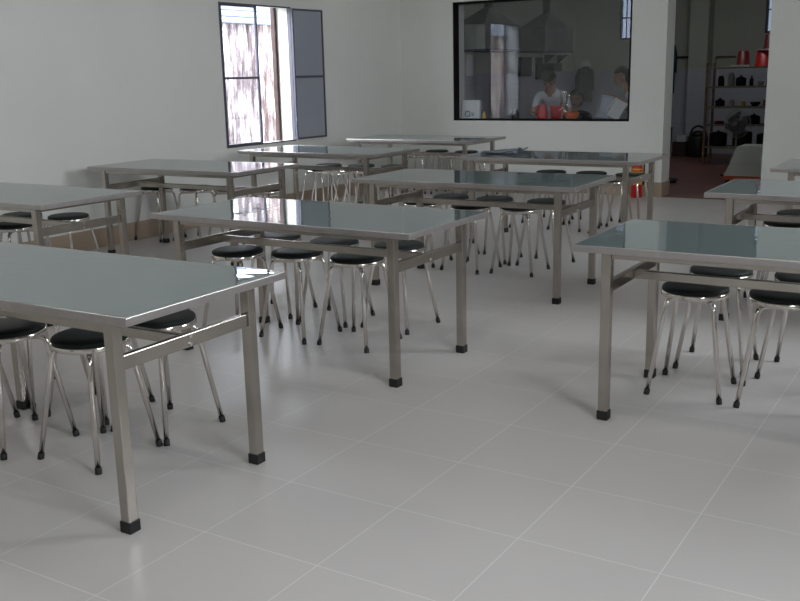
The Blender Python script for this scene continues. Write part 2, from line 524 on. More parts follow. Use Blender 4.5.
# ------------------------------------------------------------------ dining tables
TL, TW, TH = 1.603, 0.774, 0.741
IX, IY, LS = 0.112, 0.044, 0.040
def make_table():
    t = thing('dining_table', '-', 'table', group='steel dining tables')
    hx, hy = TL / 2, TW / 2
    e = 0.010
    bm = NB(); add_box(bm, (-hx + e, -hy + e, TH - 0.024), (hx - e, hy - e, TH)); obj('tabletop', bm, M['top'], t)
    bm = NB()
    add_box(bm, (-hx, -hy, TH - 0.028), (hx, -hy + e, TH + 0.0006), 0.003)
    add_box(bm, (-hx, hy - e, TH - 0.028), (hx, hy, TH + 0.0006), 0.003)
    add_box(bm, (-hx, -hy + e, TH - 0.028), (-hx + e, hy - e, TH + 0.0006), 0.003)
    add_box(bm, (hx - e, -hy + e, TH - 0.028), (hx, hy - e, TH + 0.0006), 0.003)
    obj('edge_band', bm, M['edge'], t)
    lx, ly = hx - IX - LS / 2, hy - IY - LS / 2
    bm = NB()
    za, zb = TH - 0.055, TH - 0.0245
    for s in (-1, 1):
        add_box(bm, (-lx + LS / 2, s * ly - 0.013, za), (lx - LS / 2, s * ly + 0.013, zb), 0.002)
        add_box(bm, (s * lx - 0.013, -ly + LS / 2, za), (s * lx + 0.013, ly - LS / 2, zb), 0.002)
    add_box(bm, (-0.013, -ly + 0.013, za), (0.013, ly - 0.013, zb), 0.002)
    obj('apron', bm, M['steel'], t)
    for sx in (-1, 1):
        for sy in (-1, 1):
            bm = NB()
            add_box(bm, (-LS / 2, -LS / 2, 0.034), (LS / 2, LS / 2, zb), 0.003)
            l = obj('leg', bm, M['steel'], t, (sx * lx, sy * ly, 0))
            bm = NB()
            c = LS / 2 + 0.0035
            add_box(bm, (-c, -c, 0.0), (c, c, 0.040), 0.003)
            obj('foot_cap', bm, M['rubber'], l)
    for sx in (-1, 1):
        bm = NB()
        add_box(bm, (sx * lx - 0.012, -ly + LS / 2, 0.540), (sx * lx + 0.012, ly - LS / 2, 0.588), 0.003)
        r = obj('end_rail', bm, M['steel'], t)
        bm = NB()
        for z in (0.550, 0.578):
            add_tube(bm, [(sx * (lx + 0.012), 0, z), (sx * (lx + 0.017), 0, z)], 0.006, 8)
        obj('bolt', bm, M['chrome'], r)
    bm = NB()
    add_box(bm, (-lx + 0.012, -0.012, 0.543), (lx - 0.012, 0.012, 0.581), 0.003)
    obj('stretcher', bm, M['steel'], t)
    return t

# key: near-left top corner in tiles, turn, label, reference for the stools
TABLES = {
    1: (-3.748, 0.565, 0.013, 'nearest steel dining table at lower left, cut off by the picture edge', 'nearest table at lower left'),
    2: (-3.812, 4.372, -0.011, 'steel dining table with window glare on its top, second in middle column', 'second table of middle column'),
    3: (1.396, 4.416, 0.007, 'steel dining table at the right edge, nearest of the right column', 'nearest table of right column'),
    4: (-3.748, 8.444, 0.020, 'steel dining table third back in the middle column, top mirroring the serving window', 'third table of middle column'),
    5: (-9.715, 8.537, 0.020, 'second steel dining table along the left wall, stools pushed against the wall', 'second table of left column'),
    6: (-9.289, 4.355, -0.003, 'steel dining table at the left edge, nearest of the column along the wall', 'nearest table along left wall'),
    7: (-9.436, 12.404, -0.020, 'steel dining table right below the open casement window, third of left column', 'table right below casement window'),
    8: (-9.301, 16.314, -0.004, 'rearmost steel dining table, in the far corner left of the serving window', 'rearmost table in far corner'),
    9: (-4.134, 12.445, -0.003, 'steel dining table in front of the serving window and fire extinguisher', 'table before the serving window'),
    10: (1.483, 8.608, 0.008, 'steel dining table second back in right column, in front of the doorway', 'second table of right column'),
    11: (1.601, 12.019, 0.0, 'steel dining table third back at right edge, only its corner showing', 'third table of right column'),
}
proto = None
for k, (x, y, th, lab, ref) in TABLES.items():
    if proto is None:
        t = proto = make_table()
    else:
        t = copy_tree(proto)
    c, s = math.cos(th), math.sin(th)
    t.location = (x * U + c * TL / 2 - s * TW / 2, y * U + s * TL / 2 + c * TW / 2, 0)
    t.rotation_euler = (0, 0, th)
    t['label'] = lab

# ------------------------------------------------------------------ stools
def make_stool():
    t = thing('stool', '-', 'stool', group='black topped stools under the tables')
    zt = 0.487
    bm = NB()
    add_lathe(bm, [(0, zt - 0.022), (0.141, zt - 0.022), (0.1445, zt - 0.018), (0.1445, zt - 0.012), (0.141, zt - 0.006), (0.130, zt - 0.001), (0.09, zt + 0.002), (0, zt + 0.003)], 40)
    obj('seat', bm, M['vinyl'], t)
    bm = NB()
    zr = zt - 0.0235
    add_lathe(bm, [(0.120, zr + 0.001), (0.1455, zr + 0.001), (0.1485, zr - 0.002), (0.1485, zr - 0.018), (0.1455, zr - 0.021), (0.120, zr - 0.021), (0.120, zr + 0.001)], 40)
    add_lathe(bm, [(0, zr - 0.002), (0.120, zr - 0.002), (0.120, zr - 0.006), (0, zr - 0.006)], 40)
    obj('seat_rim', bm, M['chrome'], t)
    for k in range(4):
        a = PI / 4 + k * PI / 2
        ca, sa = math.cos(a), math.sin(a)
        z0 = zr - 0.032
        prof = [(0.022, z0), (0.112, z0), (0.127, z0 - 0.003), (0.138, z0 - 0.010), (0.1455, z0 - 0.022), (0.150, z0 - 0.040), (0.1525, z0 - 0.06), (0.2235, 0.012)]
        bm = NB()
        add_tube(bm, [(r * ca, r * sa, z) for r, z in prof], 0.0104, 10)
        l = obj('leg', bm, M['chrome'], t)
        bm = NB()
        d = Vector((0.0710 * ca, 0.0710 * sa, -(z0 - 0.072))).normalized()
        e = Vector((0.2235 * ca, 0.2235 * sa, 0.012))
        add_tube(bm, [e - d * 0.013, e - d * 0.012, e + d * 0.006, Vector((e.x + d.x * 0.012, e.y + d.y * 0.012, 0.0))], [0.0118, 0.0130, 0.0130, 0.0128], 12)
        obj('foot_cap', bm, M['rubber'], l)
    return t

# seat centres in tiles, turn in degrees, words for the place
ROWS = {}
ROWS[1] = [(-3.62, 1.55, 6, 'left, front row'), (-2.78, 1.57, -8, 'middle, front row'), (-1.86, 1.70, 1, 'right, front row'),
           (-3.70, 2.56, -5, 'left, rear row'), (-2.76, 2.50, 9, 'middle, rear row'), (-1.80, 2.46, -2, 'right, rear row')]
ROWS[2] = [(-3.46, 5.45, 3, 'left, front row'), (-2.71, 5.70, -3, 'middle, front row'), (-1.84, 5.74, -2, 'right, front row'),
           (-3.71, 6.56, 8, 'left, rear row'), (-2.76, 6.56, 3, 'middle, rear row'), (-1.82, 6.66, -4, 'right, rear row')]
ROWS[3] = [(2.16, 5.80, 2, 'left, front row'), (2.99, 5.84, 8, 'right, front row'),
           (2.17, 6.78, 1, 'left, rear row'), (3.05, 6.78, -5, 'right, rear row')]
ROWS[4] = [(-3.70, 10.50, 3, 'left, front row'), (-2.72, 10.37, -6, 'middle, front row'), (-1.89, 10.50, 1, 'right, front row'),
           (-3.58, 11.26, -3, 'left, rear row'), (-2.73, 11.27, 2, 'middle, rear row'), (-1.77, 11.26, -3, 'right, rear row')]
ROWS[5] = [(-9.90, 10.42, 0, 'nearest the wall'), (-9.10, 10.70, 0, 'second from the wall'), (-8.32, 10.85, 3, 'third from the wall'),
           (-7.54, 11.0, 5, 'farthest from the wall')]
ROWS[6] = [(-9.16, 5.42, 4, 'left, front row'), (-8.22, 5.74, -5, 'right, front row'),
           (-9.04, 6.52, -4, 'left, rear row'), (-8.16, 6.74, 6, 'right, rear row')]
ROWS[7] = [(-9.06, 14.80, 4, 'left, front row'), (-8.24, 15.00, 0, 'middle, front row'), (-7.42, 15.00, 3, 'right, front row'),
           (-9.36, 15.64, -3, 'left, rear row'), (-8.54, 15.84, 2, 'middle, rear row'), (-7.62, 15.86, 0, 'right, rear row')]
ROWS[8] = [(-8.96, 19.30, 3, 'left, front row'), (-8.05, 19.34, -5, 'middle, front row'), (-7.10, 19.30, 4, 'right, front row'),
           (-8.90, 20.20, 5, 'left, rear row'), (-7.98, 20.22, -2, 'middle, rear row')]
ROWS[9] = [(-3.66, 14.95, 3, 'left, front row'), (-2.80, 15.00, -4, 'middle, front row'), (-1.90, 14.88, 5, 'right, front row'),
           (-3.62, 15.85, -5, 'left, rear row'), (-2.72, 15.88, 2, 'middle, rear row'), (-1.84, 15.80, -3, 'right, rear row')]
ROWS[10] = [(2.18, 10.48, 4, 'left, front row'), (2.18, 11.40, -3, 'left, rear row')]
sproto = None
for k, rows in ROWS.items():
    for x, y, a, w in rows:
        s = make_stool() if sproto is None else copy_tree(sproto)
        sproto = sproto or s
        s.location = (x * U, y * U, 0)
        s.rotation_euler = (0, 0, math.radians(a))
        s['label'] = 'black round chrome-legged stool, %s under %s' % (w, TABLES[k][4])

# ------------------------------------------------------------------ fire extinguisher
ex = thing('fire_extinguisher', 'red fire extinguisher with yellow label standing against the kitchen wall', 'extinguisher', (-1.435, 9.165, 0))
bm = NB()
add_lathe(bm, [(0, 0.0), (0.060, 0.0), (0.066, 0.010), (0.066, 0.33), (0.060, 0.36), (0.040, 0.385), (0.020, 0.395), (0.020, 0.41), (0, 0.41)], 28)
body = obj('body', bm, M['red'], ex)
bm = NB()
for z0, z1 in ((0.15, 0.215), (0.235, 0.295), (0.315, 0.330)):
    add_lathe(bm, [(0.0665, z0), (0.0672, z0 + 0.002), (0.0672, z1 - 0.002), (0.0665, z1)], 28)
obj('label_band', bm, M['yellow_label'], body)
bm = NB()
add_tube(bm, [(0, 0, 0.405), (0, 0, 0.44)], 0.016, 10)
add_box(bm, (-0.02, -0.008, 0.44), (0.09, 0.008, 0.452), 0.002)
add_box(bm, (-0.02, -0.008, 0.462), (0.08, 0.008, 0.474), 0.002, rot=(0, math.radians(-9), 0), pivot=(-0.02, 0, 0.46))
obj('valve', bm, M['darkp'], ex)
bm = NB()
add_tube(bm, [(0.02, 0, 0.43), (0.07, -0.01, 0.42), (0.088, -0.015, 0.37), (0.086, -0.015, 0.25), (0.082, -0.015, 0.15)], [0.009, 0.009, 0.009, 0.009, 0.014], 10)
obj('hose', bm, M['darkp'], ex)

# ------------------------------------------------------------------ kitchen seen through the glass
def make_hood(y0, y1, label):
    h = thing('range_hood', label, 'range hood', (-3.81, (y0 + y1) / 2, 0), group='range hoods on the kitchen wall')
    hx, hy = 0.21, (y1 - y0) / 2
    zb, zs, za = 1.715, 2.03, 2.25
    bm = NB()
    def ring(x, y, z):
        return [bm.verts.new(p) for p in ((-x, -y, z), (x, -y, z), (x, y, z), (-x, y, z))]
    R = [ring(hx - 0.02, hy - 0.02, zs - 0.04), ring(hx - 0.015, hy - 0.015, zb), ring(hx, hy, zb), ring(hx, hy, zs), ring(0.05, 0.06, za)]
    for A, B in zip(R, R[1:]):
        for i in range(4):
            bm.faces.new((A[i], A[(i + 1) % 4], B[(i + 1) % 4], B[i]))
    obj('canopy', bm, M['hood'], h)
    bm = NB()
    for s in (-1, 1):
        add_box(bm, (-hx - 0.012, s * hy - 0.012, zb - 0.02), (hx + 0.012, s * hy + 0.012, zb + 0.008))
        add_box(bm, (s * hx - 0.012, -hy + 0.012, zb - 0.02), (s * hx + 0.012, hy - 0.012, zb + 0.008))
    obj('rim', bm, M['hoodrim'], h)
    bm = NB(); add_tube(bm, [(0, 0, za - 0.04), (0, 0, ZC)], 0.055, 20); obj('duct', bm, M['hood'], h)
make_hood(9.64, 10.66, 'large grey steel range hood nearest the glass, left of its twin')
make_hood(11.53, 12.58, 'large grey steel range hood farther back, right of its twin')

bm = NB()
add_box(bm, (XL, 12.87, 1.36), (XL + 0.05, 13.30, 1.66), 0.006)
add_box(bm, (XL + 0.04, 12.89, 1.38), (XL + 0.055, 13.28, 1.64), mi=1)
tag(obj('wall_board', bm, [M['dark'], M['darkp']]), 'dark square board on the kitchen wall below the far range hood', 'board')
bm = NB()
add_box(bm, (XL, 13.54, 1.30), (XL + 0.04, 13.78, 1.66), 0.006)
tag(obj('hanging_board', bm, M['dark']), 'narrow dark board hung just left of the small white wall shelf', 'board')
sf = thing('wall_shelf', 'small white shelf high on the kitchen wall above the person in pale shirt', 'shelf', (XL, 14.2, 1.70))
bm = NB(); add_box(bm, (0, -0.36, 0), (0.22, 0.36, 0.05), 0.005); obj('board', bm, M['whitep'], sf)
bm = NB()
for y in (-0.28, 0.28):
    add_prism(bm, [(0.0, -0.16), (0.0, 0.0), (0.2, 0.0)], 'Y', y - 0.01, y + 0.01)
obj('bracket', bm, M['dark'], sf)
bm = NB(); add_box(bm, (0.0, -0.18, 0), (0.2, 0.2, 0.14), 0.01); add_box(bm, (0.2, -0.14, 0.02), (0.205, 0.16, 0.12), mi=1)
tag(obj('dark_wall_box', bm, [M['dark'], M['darkp']], None, (XL + 0.01, 14.0, 1.42 + 0.0)), 'dark box fixed to the kitchen wall under the white shelf', 'box')  # plain box for an unidentified dark thing on the wall, not a vent

# green raincoat and a pale cap on the back wall
def garment(bm, w0, w1, h, d, folds=5, seg=28, ph=0.0):
    rings = []
    nz = 12
    for i in range(nz + 1):
        t = i / nz
        z = -h * t
        wid = w0 + (w1 - w0) * min(1, t * 1.5) if t > 0.06 else w0 * (0.35 + t * 10)
        ring = []
        for k in range(seg):
            a = 2 * PI * k / seg
            fo = 1 + 0.10 * t * math.sin(folds * a + ph)
            ring.append(bm.verts.new((wid / 2 * math.cos(a) * fo, d / 2 * math.sin(a) * fo * (0.5 + 0.5 * t), z)))
        rings.append(ring)
    for A, B in zip(rings, rings[1:]):
        for k in range(seg):
            bm.faces.new((A[k], A[(k + 1) % seg], B[(k + 1) % seg], B[k])).smooth = True
    bm.faces.new(rings[0]); bm.faces.new(list(reversed(rings[-1])))
ct = thing('hanging_raincoat', 'dark green raincoat hanging on the kitchen back wall under a pale cap', 'coat', (-4.40, YK - 0.09, 1.50))
bm = NB(); garment(bm, 0.22, 0.27, 0.62, 0.15, 5); obj('coat_body', bm, M['dkgreen'], ct)
for s in (-1, 1):
    bm = NB(); add_tube(bm, [(s * 0.09, -0.01, -0.05), (s * 0.135, -0.02, -0.18), (s * 0.145, -0.02, -0.42)], [0.045, 0.045, 0.04], 12); obj('sleeve', bm, M['dkgreen'], ct)
bm = NB()
add_lathe(bm, [(0.0, 0.10), (0.05, 0.095), (0.085, 0.06), (0.095, 0.0), (0.09, 0.0), (0.0, 0.02)], 24)
add_prism(bm, [(-0.06, -0.09), (0.06, -0.09), (0.045, -0.15), (-0.045, -0.15)], 'Z', 0.0, 0.008)
tag(obj('cap', bm, M['palegrey'], None, (-4.40, YK - 0.11, 1.50)), 'pale cap hung on the wall above the dark green raincoat', 'cap')

# serving table behind the glass and what stands on it
st = thing('serving_table', 'low steel work table just behind the serving window', 'table', (-2.75, 10.02, 0))
bm = NB(); add_box(bm, (-1.0, -0.36, 0.795), (1.15, 0.27, 0.822), 0.004); obj('tabletop', bm, M['steel'], st)
for x in (-0.94, 1.09):
    for y in (-0.31, 0.22):
        bm = NB(); add_box(bm, (x - 0.02, y - 0.02, 0), (x + 0.02, y + 0.02, 0.795)); obj('leg', bm, M['steel'], st)
ZT = 0.822

def lathe_thing(name, prof, m, loc, label, cat, group=None, seg=24):
    bm = NB(); add_lathe(bm, prof, seg)
    return tag(obj(name, bm, m, None, loc), label, cat, group)

bx = thing('carton', 'white box with a blue ring mark leaning on the serving window sill', 'box', (-3.725, 9.455, SZ0), math.radians(2))
bm = NB()
add_box(bm, (-0.125, 0.0, 0.0), (0.125, 0.05, 0.25), 0.006, rot=(math.radians(-9), 0, 0), pivot=(0, 0, 0))
box = obj('box_body', bm, M['whitep'], bx)
bm = NB()
def front(x, z, y=-0.0015):
    c, s = math.cos(math.radians(-9)), math.sin(math.radians(-9))
    return (x, y * c - z * s, y * s + z * c)
add_tube(bm, [front(-0.035 + 0.034 * math.cos(a), 0.075 + 0.034 * math.sin(a)) for a in [2 * PI * k / 20 for k in range(20)]], 0.005, 6, closed=True)
add_tube(bm, [front(-0.02, 0.055), front(0.005, 0.042)], 0.005, 6)
for i, (a, b) in enumerate(((0.012, 0.05), (0.02, 0.048), (0.012, 0.044))):
    add_tube(bm, [front(a, 0.086 - i * 0.016), front(b, 0.086 - i * 0.016)], 0.004, 6)
obj('blue_mark', bm, M['blue_ink'], box)
lathe_thing('sauce_bottle', [(0, 0), (0.024, 0), (0.026, 0.01), (0.026, 0.06), (0.010, 0.085), (0.010, 0.10), (0, 0.10)], M['yellow'], (-3.545, 9.50, SZ0), 'small yellow bottle on the sill right of the white box', 'bottle')
lathe_thing('dark_jar', [(0, 0), (0.045, 0), (0.048, 0.01), (0.048, 0.10), (0.036, 0.12), (0.036, 0.14), (0, 0.14)], M['dark'], (-3.28, 9.86, ZT), 'dark jar on the work table, left of the person in pale shirt', 'jar')
jg = thing('water_jug', 'red plastic jug on the work table, leftmost of the red vessels', 'jug', (-2.905, 9.86, ZT))
bm = NB(); add_lathe(bm, [(0, 0), (0.060, 0), (0.066, 0.02), (0.062, 0.12), (0.045, 0.18), (0.048, 0.20), (0.040, 0.20), (0.036, 0.18), (0, 0.16)], 24); obj('body', bm, M['red'], jg)
bm = NB(); add_tube(bm, [(-0.045, 0, 0.18), (-0.09, 0, 0.17), (-0.095, 0, 0.10), (-0.06, 0, 0.05)], 0.009, 8); obj('handle', bm, M['red'], jg)
bk = thing('bucket', 'round red bucket on the work table between jug and orange bowl', 'bucket', (-2.715, 9.86, ZT))
bm = NB(); add_lathe(bm, [(0, 0), (0.072, 0), (0.088, 0.17), (0.093, 0.175), (0.093, 0.185), (0.082, 0.185), (0.070, 0.012), (0, 0.01)], 28); obj('body', bm, M['red'], bk)
bm = NB(); add_tube(bm, [(0.091 * math.cos(a), -0.02 - 0.05 * math.sin(a), 0.17 - 0.05 * math.sin(a)) for a in [PI * k / 12 for k in range(13)]], 0.004, 6); obj('handle', bm, M['whitep'], bk)
lathe_thing('bowl', [(0, 0), (0.045, 0), (0.05, 0.012), (0.085, 0.06), (0.098, 0.10), (0.092, 0.10), (0.078, 0.06), (0.04, 0.02), (0, 0.018)], M['orange'], (-2.515, 9.86, ZT), 'orange red bowl on the work table in front of the crouching person', 'bowl')
uh = thing('utensil_holder', 'steel cup of spoons and chopsticks standing behind the red bucket', 'holder', (-2.70, 10.06, ZT))
bm = NB(); add_lathe(bm, [(0, 0), (0.05, 0), (0.052, 0.20), (0.047, 0.20), (0.045, 0.01), (0, 0.008)], 24); obj('cup', bm, M['chrome'], uh)
for i in range(9):
    a = i * 2.4; r = 0.03
    bm = NB()
    p, q = Vector((0.5 * r * math.cos(a), 0.5 * r * math.sin(a), 0.02)), Vector((1.8 * r * math.cos(a), 1.8 * r * math.sin(a), 0.30 + 0.02 * (i % 4)))
    add_tube(bm, [p, q], 0.0045, 6)
    if i % 2 == 0:
        bmesh.ops.create_uvsphere(bm, u_segments=10, v_segments=6, radius=0.018, matrix=Matrix.Translation(q) @ Matrix.Diagonal((1, 0.5, 1.4, 1)))
    obj('chopstick' if i % 2 else 'spoon', bm, M['brown'] if i % 2 else M['chrome'], uh)

bm = NB(); add_box(bm, (0, -0.11, 0), (0.006, 0.11, 0.30), 0.001)
tag(obj('paper_notice', bm, M['whitep'], None, (XL, 11.2, 1.39)), 'white sheet of paper fixed to the kitchen wall below the nearest range hood', 'paper')  # plain white sheet added for an unidentified pale patch
# crumpled plastic sheet on a dining table
bm = NB()
gr = []
for i in range(19):
    row = []
    for k in range(11):
        a, b = i / 18, k / 10
        z = 0.004 + 0.010 * (1 + math.sin(7 * a + 5 * b)) * (0.3 + 0.7 * a) + 0.012 * max(0, math.sin(13 * b - 6 * a)) * a + 0.022 * max(0, a - 0.82) / 0.18 * (b > 0.35) * min(1, (b - 0.35) * 4)
        row.append(bm.verts.new((-0.17 + 0.34 * a + 0.02 * math.sin(9 * b), -0.14 + 0.30 * b + 0.015 * math.sin(8 * a), z)))
    gr.append(row)
for i in range(18):
    for k in range(10):
        bm.faces.new((gr[i][k], gr[i + 1][k], gr[i + 1][k + 1], gr[i][k + 1])).smooth = True
shp = tag(obj('plastic_sheet', bm, M['film'], None, (-3.68 * U, 13.50 * U, TH + 0.003)), 'crumpled bluish plastic sheet on left end of the table before the serving window', 'sheet')
so = shp.modifiers.new('thickness', 'SOLIDIFY'); so.thickness = 0.0015

# white trays handled by the person at the right
def tray(label, loc, rot, m, w=0.24, h=0.30):
    bm = NB()
    add_box(bm, (-w / 2, -0.006, 0), (w / 2, 0.006, h), 0.004)
    for s in (-1, 1):
        add_box(bm, (s * w / 2 - 0.006, -0.03, 0), (s * w / 2 + 0.006, 0.012, h), 0.003)
    add_box(bm, (-w / 2, -0.03, -0.006), (w / 2, 0.012, 0.006), 0.003)
    add_box(bm, (-w / 2, -0.03, h - 0.006), (w / 2, 0.012, h + 0.006), 0.003)
    o = obj('tray', bm, m, None, loc)
    o.rotation_euler = [math.radians(a) for a in rot]
    return tag(o, label, 'tray')
tray('pale blue tray held upright under the hand of the person at right', (-2.165, 9.98, ZT + 0.03), (-14, 11, 6), M['greyblue'], 0.15, 0.27)
tray('white tray leaning at a slant, nearest the right edge of the serving window', (-1.98, 9.82, ZT + 0.045), (-20, 26, -4), M['whitep'], 0.17, 0.22)

# ------------------------------------------------------------------ people
def skin_mesh(chain, edges, root=0, levels=2):
    me = bpy.data.meshes.new('tmp')
    me.from_pydata([c[0] for c in chain], edges, [])
    o = bpy.data.objects.new('tmp', me)
    C.objects.link(o)
    mod = o.modifiers.new('s', 'SKIN')
    mod.use_smooth_shade = True
    lay = me.skin_vertices[0].data if me.skin_vertices else None
    if lay is None:
        me.skin_vertices.new()
        lay = me.skin_vertices[0].data
    for i, c in enumerate(chain):
        r = c[1]
        lay[i].radius = r if isinstance(r, tuple) else (r, r)
        lay[i].use_root = (i == root)
    sub = o.modifiers.new('u', 'SUBSURF')
    sub.levels = sub.render_levels = levels
    bpy.context.view_layer.update()
    dg = bpy.context.evaluated_depsgraph_get()
    ev = o.evaluated_get(dg)
    bm = NB()
    bm.from_mesh(ev.to_mesh())
    ev.to_mesh_clear()
    bpy.data.objects.remove(o)
    bpy.data.meshes.remove(me)
    return bm

def seg_dist(p, a, b):
    ab = b - a
    t = max(0, min(1, (p - a).dot(ab) / max(1e-9, ab.length_squared)))
    return (p - (a + ab * t)).length

def person(label, loc, rotz, P, cloth, trousers, hair_len=0.0, look=(0, 0), s=1.0):
    """P: joints in local coordinates, facing -Y, feet on z=0"""
    names = ['pelvis', 'waist', 'chest', 'neck', 'head0']
    J, E, R = [], [], []
    idx = {}
    def j(n, p, r):
        idx[n] = len(J); J.append((Vector(p) * s, r * s if not isinstance(r, tuple) else (r[0] * s, r[1] * s)))
    def e(a, b, m):
        E.append((idx[a], idx[b])); R.append(m)
    j('pelvis', P['pelvis'], (0.135, 0.105)); j('waist', P['waist'], (0.125, 0.095)); j('chest', P['chest'], (0.135, 0.10))
    j('collar', P['collar'], (0.085, 0.07)); j('neck', P['neck'], 0.048); j('skull', P['head'], 0.055)
    e('pelvis', 'waist', 1); e('waist', 'chest', 1); e('chest', 'collar', 1); e('collar', 'neck', 0); e('neck', 'skull', 0)
    for sd in 'LR':
        j('sh' + sd, P['sh' + sd], 0.060); j('el' + sd, P['el' + sd], 0.040); j('wr' + sd, P['wr' + sd], 0.027)
        e('collar', 'sh' + sd, 1); e('sh' + sd, 'el' + sd, 1 if P.get('long', 0) else 3); e('el' + sd, 'wr' + sd, 0)
        d = (Vector(P['wr' + sd]) - Vector(P['el' + sd])).normalized()
        side = d.cross(Vector((0, 0, 1)))
        side = side.normalized() if side.length > 0.1 else Vector((1, 0, 0))
        pal = Vector(P['wr' + sd]) + d * 0.05
        j('pa' + sd, pal, (0.030, 0.016)); e('wr' + sd, 'pa' + sd, 0)
        for q, (o, ln) in enumerate(((-0.028, 0.060), (-0.010, 0.072), (0.010, 0.068), (0.027, 0.052))):
            b0 = pal + d * 0.035 + side * o
            b1 = b0 + d * ln * 0.6 + Vector((0, 0, -0.008))
            b2 = b1 + d * ln * 0.4 + Vector((0, 0, -0.022))
            j('f%d0%s' % (q, sd), b0, 0.0095); j('f%d1%s' % (q, sd), b1, 0.0085); j('f%d2%s' % (q, sd), b2, 0.007)
            e('pa' + sd, 'f%d0%s' % (q, sd), 0); e('f%d0%s' % (q, sd), 'f%d1%s' % (q, sd), 0); e('f%d1%s' % (q, sd), 'f%d2%s' % (q, sd), 0)
        sg = 1 if sd == 'L' else -1
        t0 = pal + side * (-0.034) + d * -0.005
        t1 = t0 + side * -0.022 + d * 0.030
        j('t0' + sd, t0, 0.011); j('t1' + sd, t1, 0.008)
        e('pa' + sd, 't0' + sd, 0); e('t0' + sd, 't1' + sd, 0)
        j('hip' + sd, P['hip' + sd], 0.085); j('kn' + sd, P['kn' + sd], 0.058); j('an' + sd, P['an' + sd], 0.038)
        j('toe' + sd, P['toe' + sd], (0.036, 0.024))
        e('pelvis', 'hip' + sd, 2); e('hip' + sd, 'kn' + sd, 2); e('kn' + sd, 'an' + sd, 2); e('an' + sd, 'toe' + sd, 0)
    bm = skin_mesh(J, E)
    segs = [(J[a][0], J[b][0], m) for (a, b), m in zip(E, R)]
    for f in bm.faces:
        c = f.calc_center_median()
        best = min(segs, key=lambda q: seg_dist(c, q[0], q[1]))
        mi = best[2]
        if mi == 3:
            t = (c - best[0]).length / max(1e-6, (best[1] - best[0]).length)
            mi = 1 if t < 0.62 else 0
        f.material_index = mi
        f.smooth = True
    # head with brow, nose, lips, ears and eyes
    hd = Vector(P['head']) * s
    H = Matrix.Translation(hd) @ Matrix.Rotation(look[1], 4, 'Z') @ Matrix.Rotation(look[0], 4, 'X') @ Matrix.Scale(s, 4)
    r = bmesh.ops.create_uvsphere(bm, u_segments=24, v_segments=18, radius=0.1)
    for v in r['verts']:
        x, y, z = v.co
        n = Vector((x * 0.80, y * 0.98, z * 1.18))
        if z < 0:
            n.x *= 1 + 0.25 * z / 0.1 * 0.9
            n.y += 0.012 * z / 0.1 * (1 if y > 0 else 0) * -1
        if y < -0.05 and abs(x) < 0.022 and -0.035 < z < 0.02:
            n.y -= 0.014 * (1 - abs(x) / 0.03)
        if y < -0.06 and 0.02 < abs(x) < 0.045 and 0.0 < z < 0.03:
            n.y += 0.008
        v.co = n
        for f in v.link_faces:
            f.smooth = True
    hv = list(r['verts'])
    def ball(p, sc, mi):
        q = bmesh.ops.create_uvsphere(bm, u_segments=10, v_segments=8, radius=1.0, matrix=Matrix.Translation(p) @ Matrix.Diagonal((*sc, 1)))
        for v in q['verts']:
            for f in v.link_faces:
                f.material_index = mi; f.smooth = True
        hv.extend(q['verts'])
    ball((0, -0.103, -0.018), (0.012, 0.016, 0.018), 0)
    for sx in (-1, 1):
        ball((sx * 0.082, 0.005, -0.005), (0.010, 0.020, 0.030), 0)
        ball((sx * 0.032, -0.082, 0.012), (0.014, 0.008, 0.008), 4)
        ball((sx * 0.032, -0.086, 0.034), (0.020, 0.006, 0.004), 4)
    ball((0, -0.086, -0.060), (0.024, 0.010, 0.007), 5)
    bmesh.ops.transform(bm, matrix=H, verts=hv)
    root = thing('person', label, 'person', loc, rotz)
    obj('body', bm, [M['skin'], cloth, trousers, M['skin'], M['hair'], M['darkred']], root)
    bm = NB()
    r = bmesh.ops.create_uvsphere(bm, u_segments=24, v_segments=18, radius=0.1)
    dele = []
    for v in r['verts']:
        x, y, z = v.co
        lump = 1 + 0.03 * math.sin(9 * math.atan2(y, x)) * (1 - abs(z) / 0.1)
        v.co = Vector((x * 1.02 * lump, y * 1.14 * lump + 0.006, z * 1.33 + 0.004))
        if z < 0.045 - 0.9 * max(0, y + 0.02) and y < 0.02:
            dele.append(v)
        elif z < -0.055:
            v.co.z -= hair_len * (0.5 + 0.5 * (y > 0))
    bmesh.ops.delete(bm, geom=dele, context='VERTS')
    if hair_len:
        add_lathe(bm, [(0, -0.05 - hair_len), (0.05, -0.045 - hair_len), (0.085, -0.02 - hair_len * 0.5), (0.09, 0.0), (0, 0.02)], 20, (0, 0.03))
    bmesh.ops.transform(bm, matrix=H, verts=bm.verts)
    for f in bm.faces:
        f.smooth = True
    h = obj('hair', bm, M['hair'], root)
    sol = h.modifiers.new('thickness', 'SOLIDIFY'); sol.thickness = 0.012
    return root

base = dict(pelvis=(0, 0.05, 0.53), waist=(0, 0.03, 0.68), chest=(0, -0.01, 0.90), collar=(0, -0.02, 1.05), neck=(0, -0.03, 1.14), head=(0, -0.06, 1.265),
            shL=(0.175, -0.02, 1.03), elL=(0.22, -0.06, 0.77), wrL=(0.15, -0.27, 0.84), shR=(-0.175, -0.02, 1.03), elR=(-0.22, -0.06, 0.77), wrR=(-0.15, -0.27, 0.84),
            hipL=(0.095, 0.02, 0.50), knL=(0.13, -0.38, 0.50), anL=(0.13, -0.36, 0.08), toeL=(0.14, -0.50, 0.03),
            hipR=(-0.095, 0.02, 0.50), knR=(-0.13, -0.38, 0.50), anR=(-0.13, -0.36, 0.08), toeR=(-0.14, -0.50, 0.03))
def pose(**k):
    d = dict(base); d.update(k); return d
